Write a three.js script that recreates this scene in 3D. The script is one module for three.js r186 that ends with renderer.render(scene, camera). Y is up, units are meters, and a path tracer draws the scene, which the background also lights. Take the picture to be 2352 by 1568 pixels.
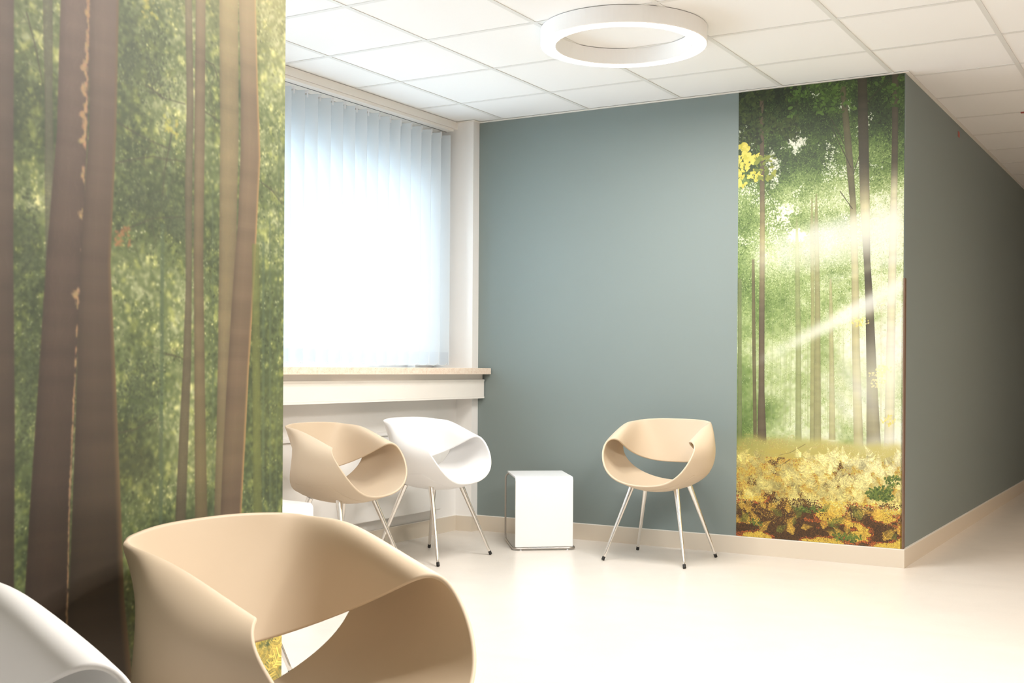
import * as THREE from 'three';
import { RoundedBoxGeometry } from 'three/addons/geometries/RoundedBoxGeometry.js';
import { mergeGeometries } from 'three/addons/utils/BufferGeometryUtils.js';
import { RectAreaLightUniformsLib } from 'three/addons/lights/RectAreaLightUniformsLib.js';

// ---------- camera, sky, exposure ----------
RectAreaLightUniformsLib.init();
const scene = new THREE.Scene();
const camera = new THREE.PerspectiveCamera(2 * Math.atan(784 / 2689.4) * 180 / Math.PI, 1.5, 0.05, 200);
camera.position.set(0, 1.075, 0);
camera.rotation.order = 'YXZ';
camera.rotation.set(0, 0.52508, 0.00638);
camera.setViewOffset(2352, 1568, -46, -62, 2352, 1568);      // a shift lens: level camera, straight uprights
camera.focus = 5.6; camera.userData.fStop = 18;
scene.background = new THREE.Color(0.72, 0.87, 1.0);          // even overcast daylight outside the window
scene.backgroundIntensity = 8; scene.environmentIntensity = 8;
const renderer = new THREE.WebGLRenderer({ antialias: true });
renderer.toneMapping = THREE.LinearToneMapping;
renderer.toneMappingExposure = 1.0;
renderer.shadowMap.enabled = true;
const LAMP_POWER = 120;                                        // radiance of the ring lamps' diffusers
const LAMP_COLOUR = new THREE.Color(1.0, 0.955, 0.905);
const LAMP_WARM = new THREE.Color(1.0, 0.76, 0.54);
const LAMPS = [[-2.453, -5.093, 1.12], [0.1, -2.7, 2.9], [1.3, -7.2, 1.0, 1]];  // the last one is added, out of view, to brighten the corridor

// ---------- helpers ----------
let seed = 7;
const rnd = () => { seed = (seed * 1664525 + 1013904223) >>> 0; return seed / 4294967296; };
const used = new Map();
function numbered(n) { const k = used.get(n) ?? 0; used.set(n, k + 1); return k ? n + '_' + String(k).padStart(3, '0') : n; }
function shade(o) { o.castShadow = o.receiveShadow = true; return o; }
function part(name, geo, mat, parent) { const m = shade(new THREE.Mesh(geo, mat)); m.name = name; parent.add(m); return m; }
function thing(name, label, category, pos = [0, 0, 0], turn = 0, group) {
  const g = new THREE.Group(); g.name = numbered(name); g.position.set(...pos); g.rotation.y = turn;
  g.userData = { label, category }; if (group) g.userData.group = group; scene.add(g); return g;
}
function struct(name, geo, mat) { const m = shade(new THREE.Mesh(geo, mat)); m.name = name; m.userData.kind = 'structure'; scene.add(m); return m; }
function box(x0, x1, y0, y1, z0, z1) { const g = new THREE.BoxGeometry(x1 - x0, y1 - y0, z1 - z0); g.translate((x0 + x1) / 2, (y0 + y1) / 2, (z0 + z1) / 2); return g; }
const V = (x, y, z) => new THREE.Vector3(x, y, z);
function hash(x, y) { let h = (x * 374761393 + y * 668265263) | 0; h = Math.imul(h ^ (h >>> 13), 1274126177); return ((h ^ (h >>> 16)) >>> 0) / 4294967296; }
function vnoise(x, y) { const i = Math.floor(x), j = Math.floor(y), u = x - i, v = y - j, a = u * u * (3 - 2 * u), b = v * v * (3 - 2 * v);
  return (hash(i, j) * (1 - a) + hash(i + 1, j) * a) * (1 - b) + (hash(i, j + 1) * (1 - a) + hash(i + 1, j + 1) * a) * b; }
function fbm(x, y, o = 4) { let s = 0, a = 0.5, t = 0; for (let i = 0; i < o; i++) { s += a * vnoise(x, y); t += a; a *= 0.5; x = x * 2.03 + 17.1; y = y * 2.03 + 5.7; } return s / t; }
function dataTexture(w, h, f, srgb) {
  const d = new Uint8Array(w * h * 4);
  for (let y = 0; y < h; y++) for (let x = 0; x < w; x++) { const c = f(x, y), i = (y * w + x) * 4; d[i] = c[0]; d[i + 1] = c[1]; d[i + 2] = c[2]; d[i + 3] = 255; }
  const t = new THREE.DataTexture(d, w, h); t.wrapS = t.wrapT = THREE.RepeatWrapping; t.magFilter = THREE.LinearFilter; t.minFilter = THREE.LinearFilter;
  if (srgb) t.colorSpace = THREE.SRGBColorSpace; t.needsUpdate = true; return t;
}
function boxUV(g) {                                             // uv in metres, by the main direction of each face
  const p = g.attributes.position, n = g.attributes.normal, uv = new Float32Array(p.count * 2);
  for (let i = 0; i < p.count; i++) {
    const ax = Math.abs(n.getX(i)), ay = Math.abs(n.getY(i)), az = Math.abs(n.getZ(i));
    if (ay >= ax && ay >= az) { uv[2 * i] = p.getX(i); uv[2 * i + 1] = p.getZ(i); } else if (ax >= az) { uv[2 * i] = p.getZ(i); uv[2 * i + 1] = p.getY(i); } else { uv[2 * i] = p.getX(i); uv[2 * i + 1] = p.getY(i); }
  }
  g.setAttribute('uv', new THREE.BufferAttribute(uv, 2)); return g;
}

// ---------- materials ----------
const rgb = (r, g, b) => new THREE.Color().setRGB(r, g, b);
const grain = dataTexture(256, 256, (x, y) => { const v = 128 + 60 * (fbm(x / 3, y / 3, 3) - 0.5) + 30 * (hash(x, y) - 0.5); return [v, v, v]; });
grain.repeat.set(4, 4);
const M = {
  white: new THREE.MeshStandardMaterial({ color: rgb(0.86, 0.84, 0.81), roughness: 0.6 }),
  teal: new THREE.MeshStandardMaterial({ color: rgb(0.205, 0.245, 0.235), roughness: 0.55, bumpMap: grain, bumpScale: 0.0003 }),
  base: new THREE.MeshStandardMaterial({ color: rgb(0.68, 0.60, 0.49), roughness: 0.45 }),
  baseEdge: new THREE.MeshStandardMaterial({ color: rgb(0.82, 0.78, 0.72), roughness: 0.5 }),
  tile: new THREE.MeshStandardMaterial({ color: rgb(0.84, 0.83, 0.81), roughness: 0.9 }),
  grid: new THREE.MeshStandardMaterial({ color: rgb(0.72, 0.71, 0.68), roughness: 0.5 }),
  beige: new THREE.MeshPhysicalMaterial({ color: rgb(0.60, 0.485, 0.355), roughness: 0.5, specularIntensity: 0.7 }),
  whitePlastic: new THREE.MeshPhysicalMaterial({ color: rgb(0.84, 0.83, 0.82), roughness: 0.42, specularIntensity: 0.7 }),
  chrome: new THREE.MeshStandardMaterial({ color: rgb(0.80, 0.77, 0.73), metalness: 1, roughness: 0.24 }),
  satin: new THREE.MeshStandardMaterial({ color: rgb(0.46, 0.42, 0.38), metalness: 1, roughness: 0.32 }),
  rubber: new THREE.MeshStandardMaterial({ color: rgb(0.012, 0.011, 0.010), roughness: 0.6 }),
  lacquer: new THREE.MeshStandardMaterial({ color: rgb(0.88, 0.88, 0.88), roughness: 0.35 }),
  cover: new THREE.MeshStandardMaterial({ color: rgb(0.86, 0.82, 0.76), roughness: 0.5 }),
  lampBody: new THREE.MeshStandardMaterial({ color: rgb(0.92, 0.91, 0.89), roughness: 0.5 }),
  glow: new THREE.MeshStandardMaterial({ color: rgb(0.9, 0.9, 0.9), emissive: rgb(1, 0.95, 0.9), emissiveIntensity: 5, roughness: 0.6 }),
  slat: new THREE.MeshPhysicalMaterial({ color: rgb(0.80, 0.84, 0.86), roughness: 0.95, transmission: 0.42, thickness: 0, side: THREE.DoubleSide }),
  slatWeight: new THREE.MeshPhysicalMaterial({ color: rgb(0.9, 0.92, 0.94), roughness: 0.9, transmission: 0.8, thickness: 0, side: THREE.DoubleSide }),
  glass: new THREE.MeshPhysicalMaterial({ color: rgb(1, 1, 1), roughness: 0.02, transmission: 1, thickness: 0 }),
  clear: new THREE.MeshPhysicalMaterial({ color: rgb(0.9, 0.92, 0.95), roughness: 0.2, transmission: 0.5, thickness: 0 }),
  dark: new THREE.MeshStandardMaterial({ color: rgb(0.03, 0.03, 0.035), roughness: 0.5 }),
  brown: new THREE.MeshStandardMaterial({ color: rgb(0.17, 0.10, 0.065), roughness: 0.4 }),
  red: new THREE.MeshStandardMaterial({ color: rgb(0.42, 0.09, 0.07), roughness: 0.5 }),
};
const floorTex = dataTexture(512, 512, (x, y) => { const v = (fbm(x / 60, y / 60, 4) - 0.5) * 8 + (hash(x, y) - 0.5) * 5; return [220 + v, 213 + v, 204 + v]; }, true);
floorTex.repeat.set(0.8, 0.8);
M.floor = new THREE.MeshPhysicalMaterial({ map: floorTex, roughness: 0.3, specularIntensity: 0.8, bumpMap: grain, bumpScale: 0.0001 });
const stoneTex = dataTexture(512, 128, (x, y) => { const a = fbm(x / 14, y / 14, 4), b = fbm(x / 4 + 90, y / 4, 3), s = b > 0.68 ? -60 * (b - 0.6) * 3 : 0, w = (a - 0.5) * 60; return [236 + w * 0.3 + s * 0.6, 218 + w * 0.5 + s * 0.8, 200 + w * 0.6 + s * 0.9]; }, true);
stoneTex.repeat.set(2, 8);
M.stone = new THREE.MeshStandardMaterial({ map: stoneTex, roughness: 0.5 });

// ---------- the room ----------
const CEIL = 2.7046, ZB = -6.55, XC = -1.449, XW = -4.334, XM = -1.74, ZM = -1.923, ZE = -15, XE = 5.4, ZN = 5.6;
struct('floor', boxUV(box(-4.9, XE + 0.2, -0.2, 0, ZE - 0.2, ZN + 0.2)), M.floor);
struct('wall_back', boxUV(box(-4.9, XC, 0, CEIL, ZB - 0.3, ZB)), M.teal);
struct('wall_corridor', boxUV(box(XC - 0.3, XC, 0, CEIL, ZE, ZB - 0.3)), M.teal);
struct('wall_corridor_end', box(XC - 0.3, 2.8, 0, CEIL, ZE - 0.2, ZE), M.white);
struct('wall_corridor_right', box(2.6, 2.8, 0, CEIL, ZE, ZB), M.white);
struct('wall_right', box(2.8, XE + 0.2, 0, CEIL, ZB - 0.2, ZB), M.white);
struct('wall_east', box(XE, XE + 0.2, 0, CEIL, ZB, ZN), M.teal);  // unseen; teal and set far back to cut bounce light
struct('wall_near', box(-4.9, XE + 0.2, 0, CEIL, ZN, ZN + 0.2), M.teal);  // unseen as well, kept dark and distant for less bounce
struct('wall_left', box(-4.9, XM, 0, CEIL, ZM, ZN), M.white);
// window wall: a low wall under the sill, the outer wall with its opening above
const WZ0 = -6.27, WZ1 = -2.3, WY1 = 2.36, XO = -4.52;
struct('wall_window_low', box(-4.9, XW, 0, 1.035, ZB, ZM), M.white);
struct('wall_window', mergeGeometries([box(-4.9, XO, 1.035, CEIL, ZB, WZ0), box(-4.9, XO, 1.035, CEIL, WZ1, ZM), box(-4.9, XO, WY1, CEIL, WZ0, WZ1)]), M.white);
struct('wall_window_pillar', box(XO, -4.209, 0, CEIL, ZB, -6.477), M.white);
{
  const w = new THREE.Group(); w.name = 'window_1'; w.userData.kind = 'structure'; scene.add(w);
  const f = (y0, y1, z0, z1) => part('window_frame', box(-4.66, -4.58, y0, y1, z0, z1), M.lacquer, w);
  f(1.035, 1.12, WZ0, WZ1); f(WY1 - 0.08, WY1, WZ0, WZ1); f(1.12, WY1 - 0.08, WZ0, WZ0 + 0.08); f(1.12, WY1 - 0.08, WZ1 - 0.08, WZ1); f(1.12, WY1 - 0.08, -4.32, -4.2);
  part('window_pane', box(-4.622, -4.618, 1.12, WY1 - 0.08, WZ0 + 0.08, -4.32), M.glass, w);
  part('window_pane', box(-4.622, -4.618, 1.12, WY1 - 0.08, -4.2, WZ1 - 0.08), M.glass, w);
}
// baseboards: coved linoleum upstands with a pale sealed edge
function baseboard(name, x0, x1, z0, z1) { const b = struct(name, box(x0, x1, 0, 0.098, z0, z1), M.base); part('baseboard_edge', box(x0, x1, 0.098, 0.102, z0, z1), M.baseEdge, b); }
baseboard('baseboard_back', -4.209, XC + 0.012, ZB, ZB + 0.012);
baseboard('baseboard_corridor', XC, XC + 0.012, ZE, ZB);
baseboard('baseboard_pillar', XW + 0.012, -4.197, -6.477, -6.465);
baseboard('baseboard_pillar_side', -4.209, -4.197, ZB + 0.012, -6.477);
baseboard('baseboard_window', XW, XW + 0.012, -6.477, ZM);
baseboard('baseboard_niche', XW + 0.012, XM, ZM - 0.012, ZM);
baseboard('baseboard_left', XM, XM + 0.012, ZM - 0.012, ZN);
// suspended ceiling: tiles and T profiles
{
  const c = struct('ceiling', box(-4.9, XE + 0.2, CEIL + 0.05, CEIL + 0.25, ZE - 0.2, ZN + 0.2), M.white);
  const P = 0.625, X0 = -4.0195, Z0 = -6.658, tg = new RoundedBoxGeometry(0.612, 0.016, 0.612, 1, 0.0012), far = [];
  const seenTile = (x, z) => { const d = 0.5013 * -x - 0.8653 * z, r = 0.8653 * x - 0.5013 * z; return d > 4.2 && Math.abs(r / d) < 0.62; };
  const inside = (x0, x1, z0, z1) => (x1 > XW - 0.2 && x0 < XE && z0 < ZM && z1 > ZB && x1 > XW) || (x1 > XM && x0 < XE && z1 > ZM && z0 < ZN) || (x1 > XC && x0 < 2.6 && z1 > ZE && z0 < ZB);
  for (let i = -1; i < 15; i++) for (let j = -14; j < 20; j++) {
    const x = X0 + P * (i + 0.5), z = Z0 + P * (j + 0.5);
    if (!inside(x - P / 2, x + P / 2, z - P / 2, z + P / 2)) continue;
    if (seenTile(x, z)) { const t = part('ceiling_tile', tg, M.tile, c); t.position.set(x, CEIL + 0.003 + 0.008, z); t.rotation.y = 0; } else { const g = tg.clone(); g.translate(x, CEIL + 0.011, z); far.push(g); }
  }
  const rest = part('ceiling_tile_field', mergeGeometries(far), M.tile, c); rest.userData.kind = 'stuff';
  for (let i = 0; i < 15; i++) part('ceiling_profile', box(X0 + P * i - 0.012, X0 + P * i + 0.012, CEIL, CEIL + 0.05, ZE, ZN), M.grid, c);
  for (let j = -13; j < 20; j++) for (let i = -1; i < 15; i++) {
    const z = Z0 + P * j, x = X0 + P * (i + 0.5); if (!inside(x - P / 2, x + P / 2, z - 0.02, z + 0.02)) continue;
    part('ceiling_profile', box(x - P / 2 + 0.0125, x + P / 2 - 0.0125, CEIL + 0.0003, CEIL + 0.05, z - 0.012, z + 0.012), M.grid, c);
  }
}
// wall angles under the ceiling
struct('trim_1', box(-4.209, XC + 0.022, CEIL - 0.004, CEIL, ZB, ZB + 0.022), M.baseEdge);
struct('trim_2', box(XC, XC + 0.022, CEIL - 0.004, CEIL, ZE, ZB), M.baseEdge);
struct('trim_3', box(XW, -4.19, CEIL - 0.004, CEIL, -6.477, -6.458), M.baseEdge);
struct('trim_4', box(-4.209, -4.19, CEIL - 0.004, CEIL, ZB + 0.022, -6.477), M.baseEdge);

// ---------- window sill, fascia, blind, heating ----------
{
  const s = thing('window_sill', 'thick beige speckled stone window sill under the vertical blind', 'window sill', [-4.35, 1.035, -4.23]);
  const g = new RoundedBoxGeometry(0.50, 0.041, 4.62, 2, 0.003); g.translate(0, 0.0205, 0); boxUV(g); part('slab', g, M.stone, s);
}
{
  const s = thing('blind_fascia', 'cream painted cover board along the ceiling above the vertical blind', 'fascia', [XW, 2.62, -4.2]);
  part('board', box(-0.16, 0, 0.038, 0.0846, -2.277, 2.277), M.cover, s);
  part('rail', box(-0.14, -0.008, 0.020, 0.037, -2.24, 2.277), M.cover, s);
  part('rail_slot', box(-0.066, -0.060, 0.0188, 0.021, -2.235, 2.277), M.dark, s);
}
const slatShape = (() => {                                      // a gently bowed fabric strip
  const g = new THREE.BoxGeometry(0.127, 1.512, 0.0009, 8, 1, 1), p = g.attributes.position;
  for (let i = 0; i < p.count; i++) { const t = p.getX(i) / 0.0635; p.setZ(i, p.getZ(i) + 0.004 * (1 - t * t)); }
  g.translate(0, 0.756, 0); g.computeVertexNormals(); return g;
})();
{
  const v = thing('vertical_blind', 'pale blue-white vertical strip blind hanging in front of the window', 'blind', [-4.396, 1.093, -6.416]);
  const strand = (e) => { const p = []; for (let i = 0; i <= 12; i++) { const t = i / 12; p.push(V(e, 0.012 - 0.06 * t * (1 - t), 0.1101 * t)); } return new THREE.TubeGeometry(new THREE.CatmullRomCurve3(p), 14, 0.0012, 5); };
  const weight = box(-0.058, 0.058, 0.004, 0.085, 0.0014, 0.0046), hook = mergeGeometries([box(-0.005, 0.005, 1.495, 1.538, 0.002, 0.005), box(-0.022, 0.004, 1.523, 1.534, -0.003, 0.007)]), chains = [strand(-0.055), strand(0.055)];
  for (let k = 0; k < 40; k++) {
    const z = 0.0385 + 0.1101 * k; if (-6.416 + z > ZM - 0.12) break;
    const s = part('slat', slatShape, M.slat, v); s.position.set(0, 0, z); s.rotation.y = 0.245;
    part('weight', weight, M.slatWeight, s); part('hook', hook, M.lacquer, s); for (const c of chains) part('chain', c, M.lacquer, s).rotation.y = -0.245;
  }
}
{
  const s = thing('heater_cover', 'cream profiled apron board fixed below the stone window sill', 'apron', [-4.155, 0.877, -4.23]);
  part('back_strip', box(-0.03, -0.012, 0.12, 0.158, -2.31, 2.31), M.cover, s);
  part('board', box(-0.022, 0, 0.012, 0.124, -2.31, 2.31), M.cover, s);
  part('top_edge', box(-0.022, 0.003, 0.112, 0.124, -2.31, 2.31), M.cover, s);
  part('bottom_lip', box(-0.17, 0.003, 0.0, 0.0115, -2.31, 2.31), M.cover, s);
}
{
  const s = thing('radiator', 'flat white panel radiator low on the wall behind the chairs', 'radiator', [XW, 0.17, -4.2]);
  const g = new RoundedBoxGeometry(0.06, 0.50, 4.0, 2, 0.006); g.translate(0.045, 0.25, 0); part('panel', g, M.white, s);
  part('top_grille', box(0.0, 0.085, 0.50, 0.515, -2.0, 2.0), M.white, s);
}

// ---------- ring lamps ----------
const ringShape = (() => {
  const a = 0.325, b = 0.40, h = 0.078, p = [[a + 0.004, 0], [a, 0.003], [a, h], [b, h], [b, 0.003], [b - 0.004, 0], [b - 0.006, 0.006], [a + 0.006, 0.006], [a + 0.004, 0]];
  return new THREE.LatheGeometry(p.map(([r, y]) => new THREE.Vector2(r, y)), 96).toNonIndexed();
})();
ringShape.computeVertexNormals();
const diffShape = new THREE.RingGeometry(0.329, 0.396, 96, 1); diffShape.rotateX(Math.PI / 2); diffShape.translate(0, 0.0025, 0);
LAMPS.forEach(([x, z, k, w], i) => {
  const l = thing('ring_lamp', ['white ring-shaped ceiling lamp glowing over the side table and chairs', 'ring ceiling lamp above the foreground chairs, out of view', 'added ring lamp out of view that brightens the corridor'][i], 'ceiling lamp', [x, CEIL - 0.078, z]);
  part('housing', ringShape, M.lampBody, l); part('diffuser', diffShape, M.glow, l);
  for (let n = 0; n < 12; n++) {
    const a = (n / 12) * 2 * Math.PI, r = new THREE.RectAreaLight(w ? LAMP_WARM : LAMP_COLOUR, LAMP_POWER * k, 0.19, 0.064);
    r.position.set(0.3625 * Math.cos(a), -0.004, 0.3625 * Math.sin(a)); r.rotation.order = 'YXZ'; r.rotation.set(-Math.PI / 2, Math.PI / 2 - a, 0); r.name = 'lamp_light'; l.add(r);
  }
});

// ---------- chairs ----------
const NET = [
  [[0, 0.426, 0.235], [0, 0.384, 0.135], [0, 0.379, 0.017], [0, 0.389, -0.103], [0, 0.422, -0.21]],
  [[0.131, 0.439, 0.245], [0.142, 0.414, 0.132], [0.152, 0.409, 0.016], [0.155, 0.415, -0.093], [0.145, 0.443, -0.187]],
  [[0.225, 0.496, 0.241], [0.254, 0.488, 0.12], [0.27, 0.483, 0.016], [0.271, 0.486, -0.07], [0.249, 0.504, -0.135]],
  [[0.271, 0.583, 0.2], [0.314, 0.582, 0.096], [0.327, 0.58, 0.011], [0.317, 0.581, -0.05], [0.29, 0.59, -0.082]],
  [[0.28, 0.655, 0.149], [0.315, 0.665, 0.064], [0.32, 0.673, -0.007], [0.307, 0.681, -0.055], [0.281, 0.688, -0.08]],
  [[0.247, 0.684, 0.128], [0.265, 0.716, 0.032], [0.278, 0.74, -0.042], [0.281, 0.750, -0.085], [0.266, 0.738, -0.112]],
  [[0.213, 0.676, 0.105], [0.223, 0.737, -0.002], [0.24, 0.769, -0.082], [0.247, 0.774, -0.130], [0.237, 0.764, -0.162]],
  [[0.218, 0.634, 0.022], [0.216, 0.702, -0.064], [0.222, 0.743, -0.131], [0.226, 0.765, -0.175], [0.217, 0.776, -0.196]],
  [[0.206, 0.581, -0.096], [0.198, 0.642, -0.144], [0.192, 0.693, -0.184], [0.187, 0.738, -0.208], [0.176, 0.778, -0.213]],
  [[0.131, 0.544, -0.186], [0.123, 0.601, -0.206], [0.116, 0.658, -0.223], [0.109, 0.719, -0.233], [0.102, 0.783, -0.239]],
  [[0, 0.54, -0.22], [0, 0.589, -0.229], [0, 0.647, -0.237], [0, 0.712, -0.244], [0, 0.782, -0.253]],
];
const RING = [...NET, ...NET.slice(1, -1).reverse().map((row) => row.map(([x, y, z]) => [-x, y, z]))], NR = RING.length;
const bsp = (t) => [(1 - t) ** 3 / 6, (3 * t ** 3 - 6 * t * t + 4) / 6, (-3 * t ** 3 + 3 * t * t + 3 * t + 1) / 6, t ** 3 / 6];
const KN = [0, 0, 0, 0, 0.5, 1, 1, 1, 1];
function bas(i, d, v) {
  if (d === 0) return KN[i] <= v && v < KN[i + 1] ? 1 : 0;
  let s = 0; if (KN[i + d] > KN[i]) s += (v - KN[i]) / (KN[i + d] - KN[i]) * bas(i, d - 1, v);
  if (KN[i + d + 1] > KN[i + 1]) s += (KN[i + d + 1] - v) / (KN[i + d + 1] - KN[i + 1]) * bas(i + 1, d - 1, v); return s;
}
function band(u, v) {
  u = ((u % NR) + NR) % NR; v = Math.min(Math.max(v, 0), 0.999999);
  const i = Math.floor(u), w = bsp(u - i), b = [0, 1, 2, 3, 4].map((k) => bas(k, 3, v)), o = V(0, 0, 0);
  for (let a = 0; a < 4; a++) { const row = RING[(i - 1 + a + NR) % NR]; for (let k = 0; k < 5; k++) { const c = w[a] * b[k]; o.x += c * row[k][0]; o.y += c * row[k][1]; o.z += c * row[k][2]; } }
  return o;
}
function frame(u, v) {                                          // point, outward normal, direction across the band
  const e = 1e-3, p = band(u, v), va = Math.max(v - e, 0), vb = Math.min(v + e, 0.99999), du = band(u + e, v).sub(band(u - e, v)), dv = band(u, vb).sub(band(u, va)).normalize();
  return { p, n: du.clone().cross(dv).normalize(), dv };
}
const NSIGN = frame(0, 0.5).n.y < 0 ? 1 : -1;
function shellGeometry() {
  const nu = 176, nv = 22, r = 0.0055, pos = [], idx = []; let rows = 0;
  for (let a = 0; a < nu; a++) {
    const u = (a / nu) * NR, loop = [], F = []; for (let k = 0; k <= nv; k++) F.push(frame(u, k / nv));
    for (const f of F) f.n.multiplyScalar(NSIGN);
    for (const f of F) loop.push(f.p.clone().addScaledVector(f.n, r));
    let f = F[nv]; for (const q of [30, 60, 90, 120, 150]) { const t = q * Math.PI / 180; loop.push(f.p.clone().addScaledVector(f.n, r * Math.cos(t)).addScaledVector(f.dv, r * Math.sin(t))); }
    for (let k = nv; k >= 0; k--) loop.push(F[k].p.clone().addScaledVector(F[k].n, -r));
    f = F[0]; for (const q of [30, 60, 90, 120, 150]) { const t = q * Math.PI / 180; loop.push(f.p.clone().addScaledVector(f.n, -r * Math.cos(t)).addScaledVector(f.dv, -r * Math.sin(t))); }
    rows = loop.length; for (const p of loop) pos.push(p.x, p.y, p.z);
  }
  for (let a = 0; a < nu; a++) for (let k = 0; k < rows; k++) {
    const b = (a + 1) % nu, k2 = (k + 1) % rows, A = a * rows + k, B = b * rows + k, C = b * rows + k2, D = a * rows + k2;
    if (NSIGN > 0) idx.push(A, B, C, A, C, D); else idx.push(A, C, B, A, D, C);
  }
  const g = new THREE.BufferGeometry(); g.setAttribute('position', new THREE.Float32BufferAttribute(pos, 3)); g.setIndex(idx); g.computeVertexNormals(); return g;
}
function coverGeometry() {                                      // a second skin under the seat, whose edge shows as a fine seam
  const nu = 60, nv = 20, pos = [], idx = [], U = 2.1, W = nv + 3;
  for (let a = 0; a <= nu; a++) {
    const e = a === 0 || a === nu; const u = (Math.min(Math.max(a, 1), nu - 1) - nu / 2) / (nu / 2 - 1) * U;
    for (let k = -1; k <= nv + 1; k++) {
      const end = e || k < 0 || k > nv, s = Math.abs(u) / U, v0 = 0.10 + 0.1 * s * s, v1 = 0.93 - 0.06 * s * s, f = frame(u, v0 + (v1 - v0) * Math.min(Math.max(k, 0), nv) / nv);
      const p = f.p.addScaledVector(f.n, NSIGN * (end ? 0.0045 : 0.0071)); pos.push(p.x, p.y, p.z);
    }
  }
  for (let a = 0; a < nu; a++) for (let k = 0; k < W - 1; k++) { const A = a * W + k, B = A + W; if (NSIGN > 0) idx.push(A, B, B + 1, A, B + 1, A + 1); else idx.push(A, B + 1, B, A, A + 1, B + 1); }
  const g = new THREE.BufferGeometry(); g.setAttribute('position', new THREE.Float32BufferAttribute(pos, 3)); g.setIndex(idx); g.computeVertexNormals(); return g;
}
const SHELL = shellGeometry(), UNDER = coverGeometry();
const legGeo = (() => { const p = []; for (let i = 0; i <= 16; i++) { const t = i / 16; p.push(new THREE.Vector2(0.0078 + 0.0062 * t + 0.0028 * Math.pow(t, 6), t)); } return new THREE.LatheGeometry([new THREE.Vector2(0.0001, 0), ...p], 24); })();
const capGeo = (() => { const g = new THREE.LatheGeometry([[0.0001, 0], [0.0085, 0], [0.0092, 0.002], [0.0092, 0.010], [0.0084, 0.0105], [0.0084, 0.012], [0.0090, 0.0125], [0.0090, 0.021], [0.0001, 0.021]].map(([a, b]) => new THREE.Vector2(a, b)), 20); return g; })();
function makeChair(label, plastic, x, z, turn) {
  const c = thing('shell_chair', label, 'chair', [x, 0, z], turn);
  part('seat_shell', SHELL, plastic, c); part('underside_cover', UNDER, plastic, c);
  for (const sx of [-1, 1]) for (const sz of [1, -1]) {
    const foot = V(0.2485 * sx, 0.003, 0.2245 * sz), top = V(0.135 * sx, 0.416, sz > 0 ? 0.085 : -0.10), d = top.clone().sub(foot), L = d.length();
    const g = legGeo.clone(); g.scale(1, L - 0.015, 1); g.translate(0, 0.015, 0);
    const leg = part('leg', g, M.chrome, c); leg.position.copy(foot); leg.quaternion.setFromUnitVectors(V(0, 1, 0), d.normalize());
    part('foot_cap', capGeo, M.rubber, leg);
  }
  return c;
}
makeChair('beige plastic shell chair on chrome legs against the teal wall beside the forest picture', M.beige, -2.694, -6.11, -0.015);
makeChair('white plastic shell chair on chrome legs by the pillar, beside the beige chair', M.whitePlastic, -3.8207, -5.4891, 1.5213);
makeChair('beige plastic shell chair below the window sill, left of the far white chair', M.beige, -3.8217, -4.6799, 1.5802);
makeChair('large beige plastic shell chair in the foreground before the left forest mural', M.beige, -1.4098, -1.5979, 1.5783);
makeChair('white plastic shell chair cut off at the bottom left corner of the photo', M.whitePlastic, -1.402, -0.81, 1.559);
makeChair('white chair hidden behind the left forest mural with only a chrome leg visible', M.whitePlastic, -2.98, -2.86, -Math.PI / 2);

// ---------- side tables ----------
function bent(points, radius, n = 6) {                          // a polyline with rounded corners
  const out = []; points.forEach((p, i) => {
    if (i === 0 || i === points.length - 1) { out.push(p); return; }
    const a = points[i - 1].clone().sub(p).normalize(), b = points[i + 1].clone().sub(p).normalize();
    for (let k = 0; k <= n; k++) { const t = k / n, s = p.clone().addScaledVector(a, radius), e = p.clone().addScaledVector(b, radius); out.push(s.multiplyScalar((1 - t) ** 2).addScaledVector(p, 2 * t * (1 - t)).addScaledVector(e, t * t)); }
  }); return out;
}
class Poly extends THREE.Curve { constructor(p) { super(); this.p = p; this.l = [0]; for (let i = 1; i < p.length; i++) this.l.push(this.l[i - 1] + p[i].distanceTo(p[i - 1])); }
  getPoint(t, o = new THREE.Vector3()) { const s = t * this.l[this.l.length - 1]; let i = 1; while (i < this.l.length - 1 && this.l[i] < s) i++; return o.lerpVectors(this.p[i - 1], this.p[i], (s - this.l[i - 1]) / (this.l[i] - this.l[i - 1] || 1)); } }
const TW = 0.345, TD = 0.43, TH = 0.432;
const plateGeo = (() => {                                       // top and front of one bent sheet
  const t = 0.008, R = 0.028, s = new THREE.Shape(); s.moveTo(-TD / 2, TH); s.lineTo(TD / 2 - R, TH); s.absarc(TD / 2 - R, TH - R, R, Math.PI / 2, 0, true); s.lineTo(TD / 2, 0.022); s.lineTo(TD / 2 - t, 0.022); s.lineTo(TD / 2 - t, TH - R);
  s.absarc(TD / 2 - R, TH - R, R - t, 0, Math.PI / 2, false); s.lineTo(-TD / 2, TH - t); s.closePath();
  const g = new THREE.ExtrudeGeometry(s, { depth: TW - 0.004, bevelEnabled: true, bevelThickness: 0.002, bevelSize: 0.0015, bevelSegments: 2, curveSegments: 10 }); g.translate(0, 0, -(TW - 0.004) / 2); g.rotateY(-Math.PI / 2); return g;
})();
const rodGeo = (() => {
  const w = TW / 2 + 0.012, r = 0.0055, f = TD / 2 + 0.004, b = -TD / 2 + 0.004, pts = bent([V(-0.02, TH - 0.014, b), V(-w, TH - 0.014, b), V(-w, 0.012, b), V(-w, 0.012, f), V(w, 0.012, f), V(w, 0.012, b), V(w, TH - 0.014, b), V(-0.02, TH - 0.014, b)], 0.03);
  return new THREE.TubeGeometry(new Poly(pts), 260, r, 10);
})();
const glideGeo = new THREE.CylinderGeometry(0.006, 0.006, 0.007, 14); glideGeo.translate(0, 0.0035, 0);
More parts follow.
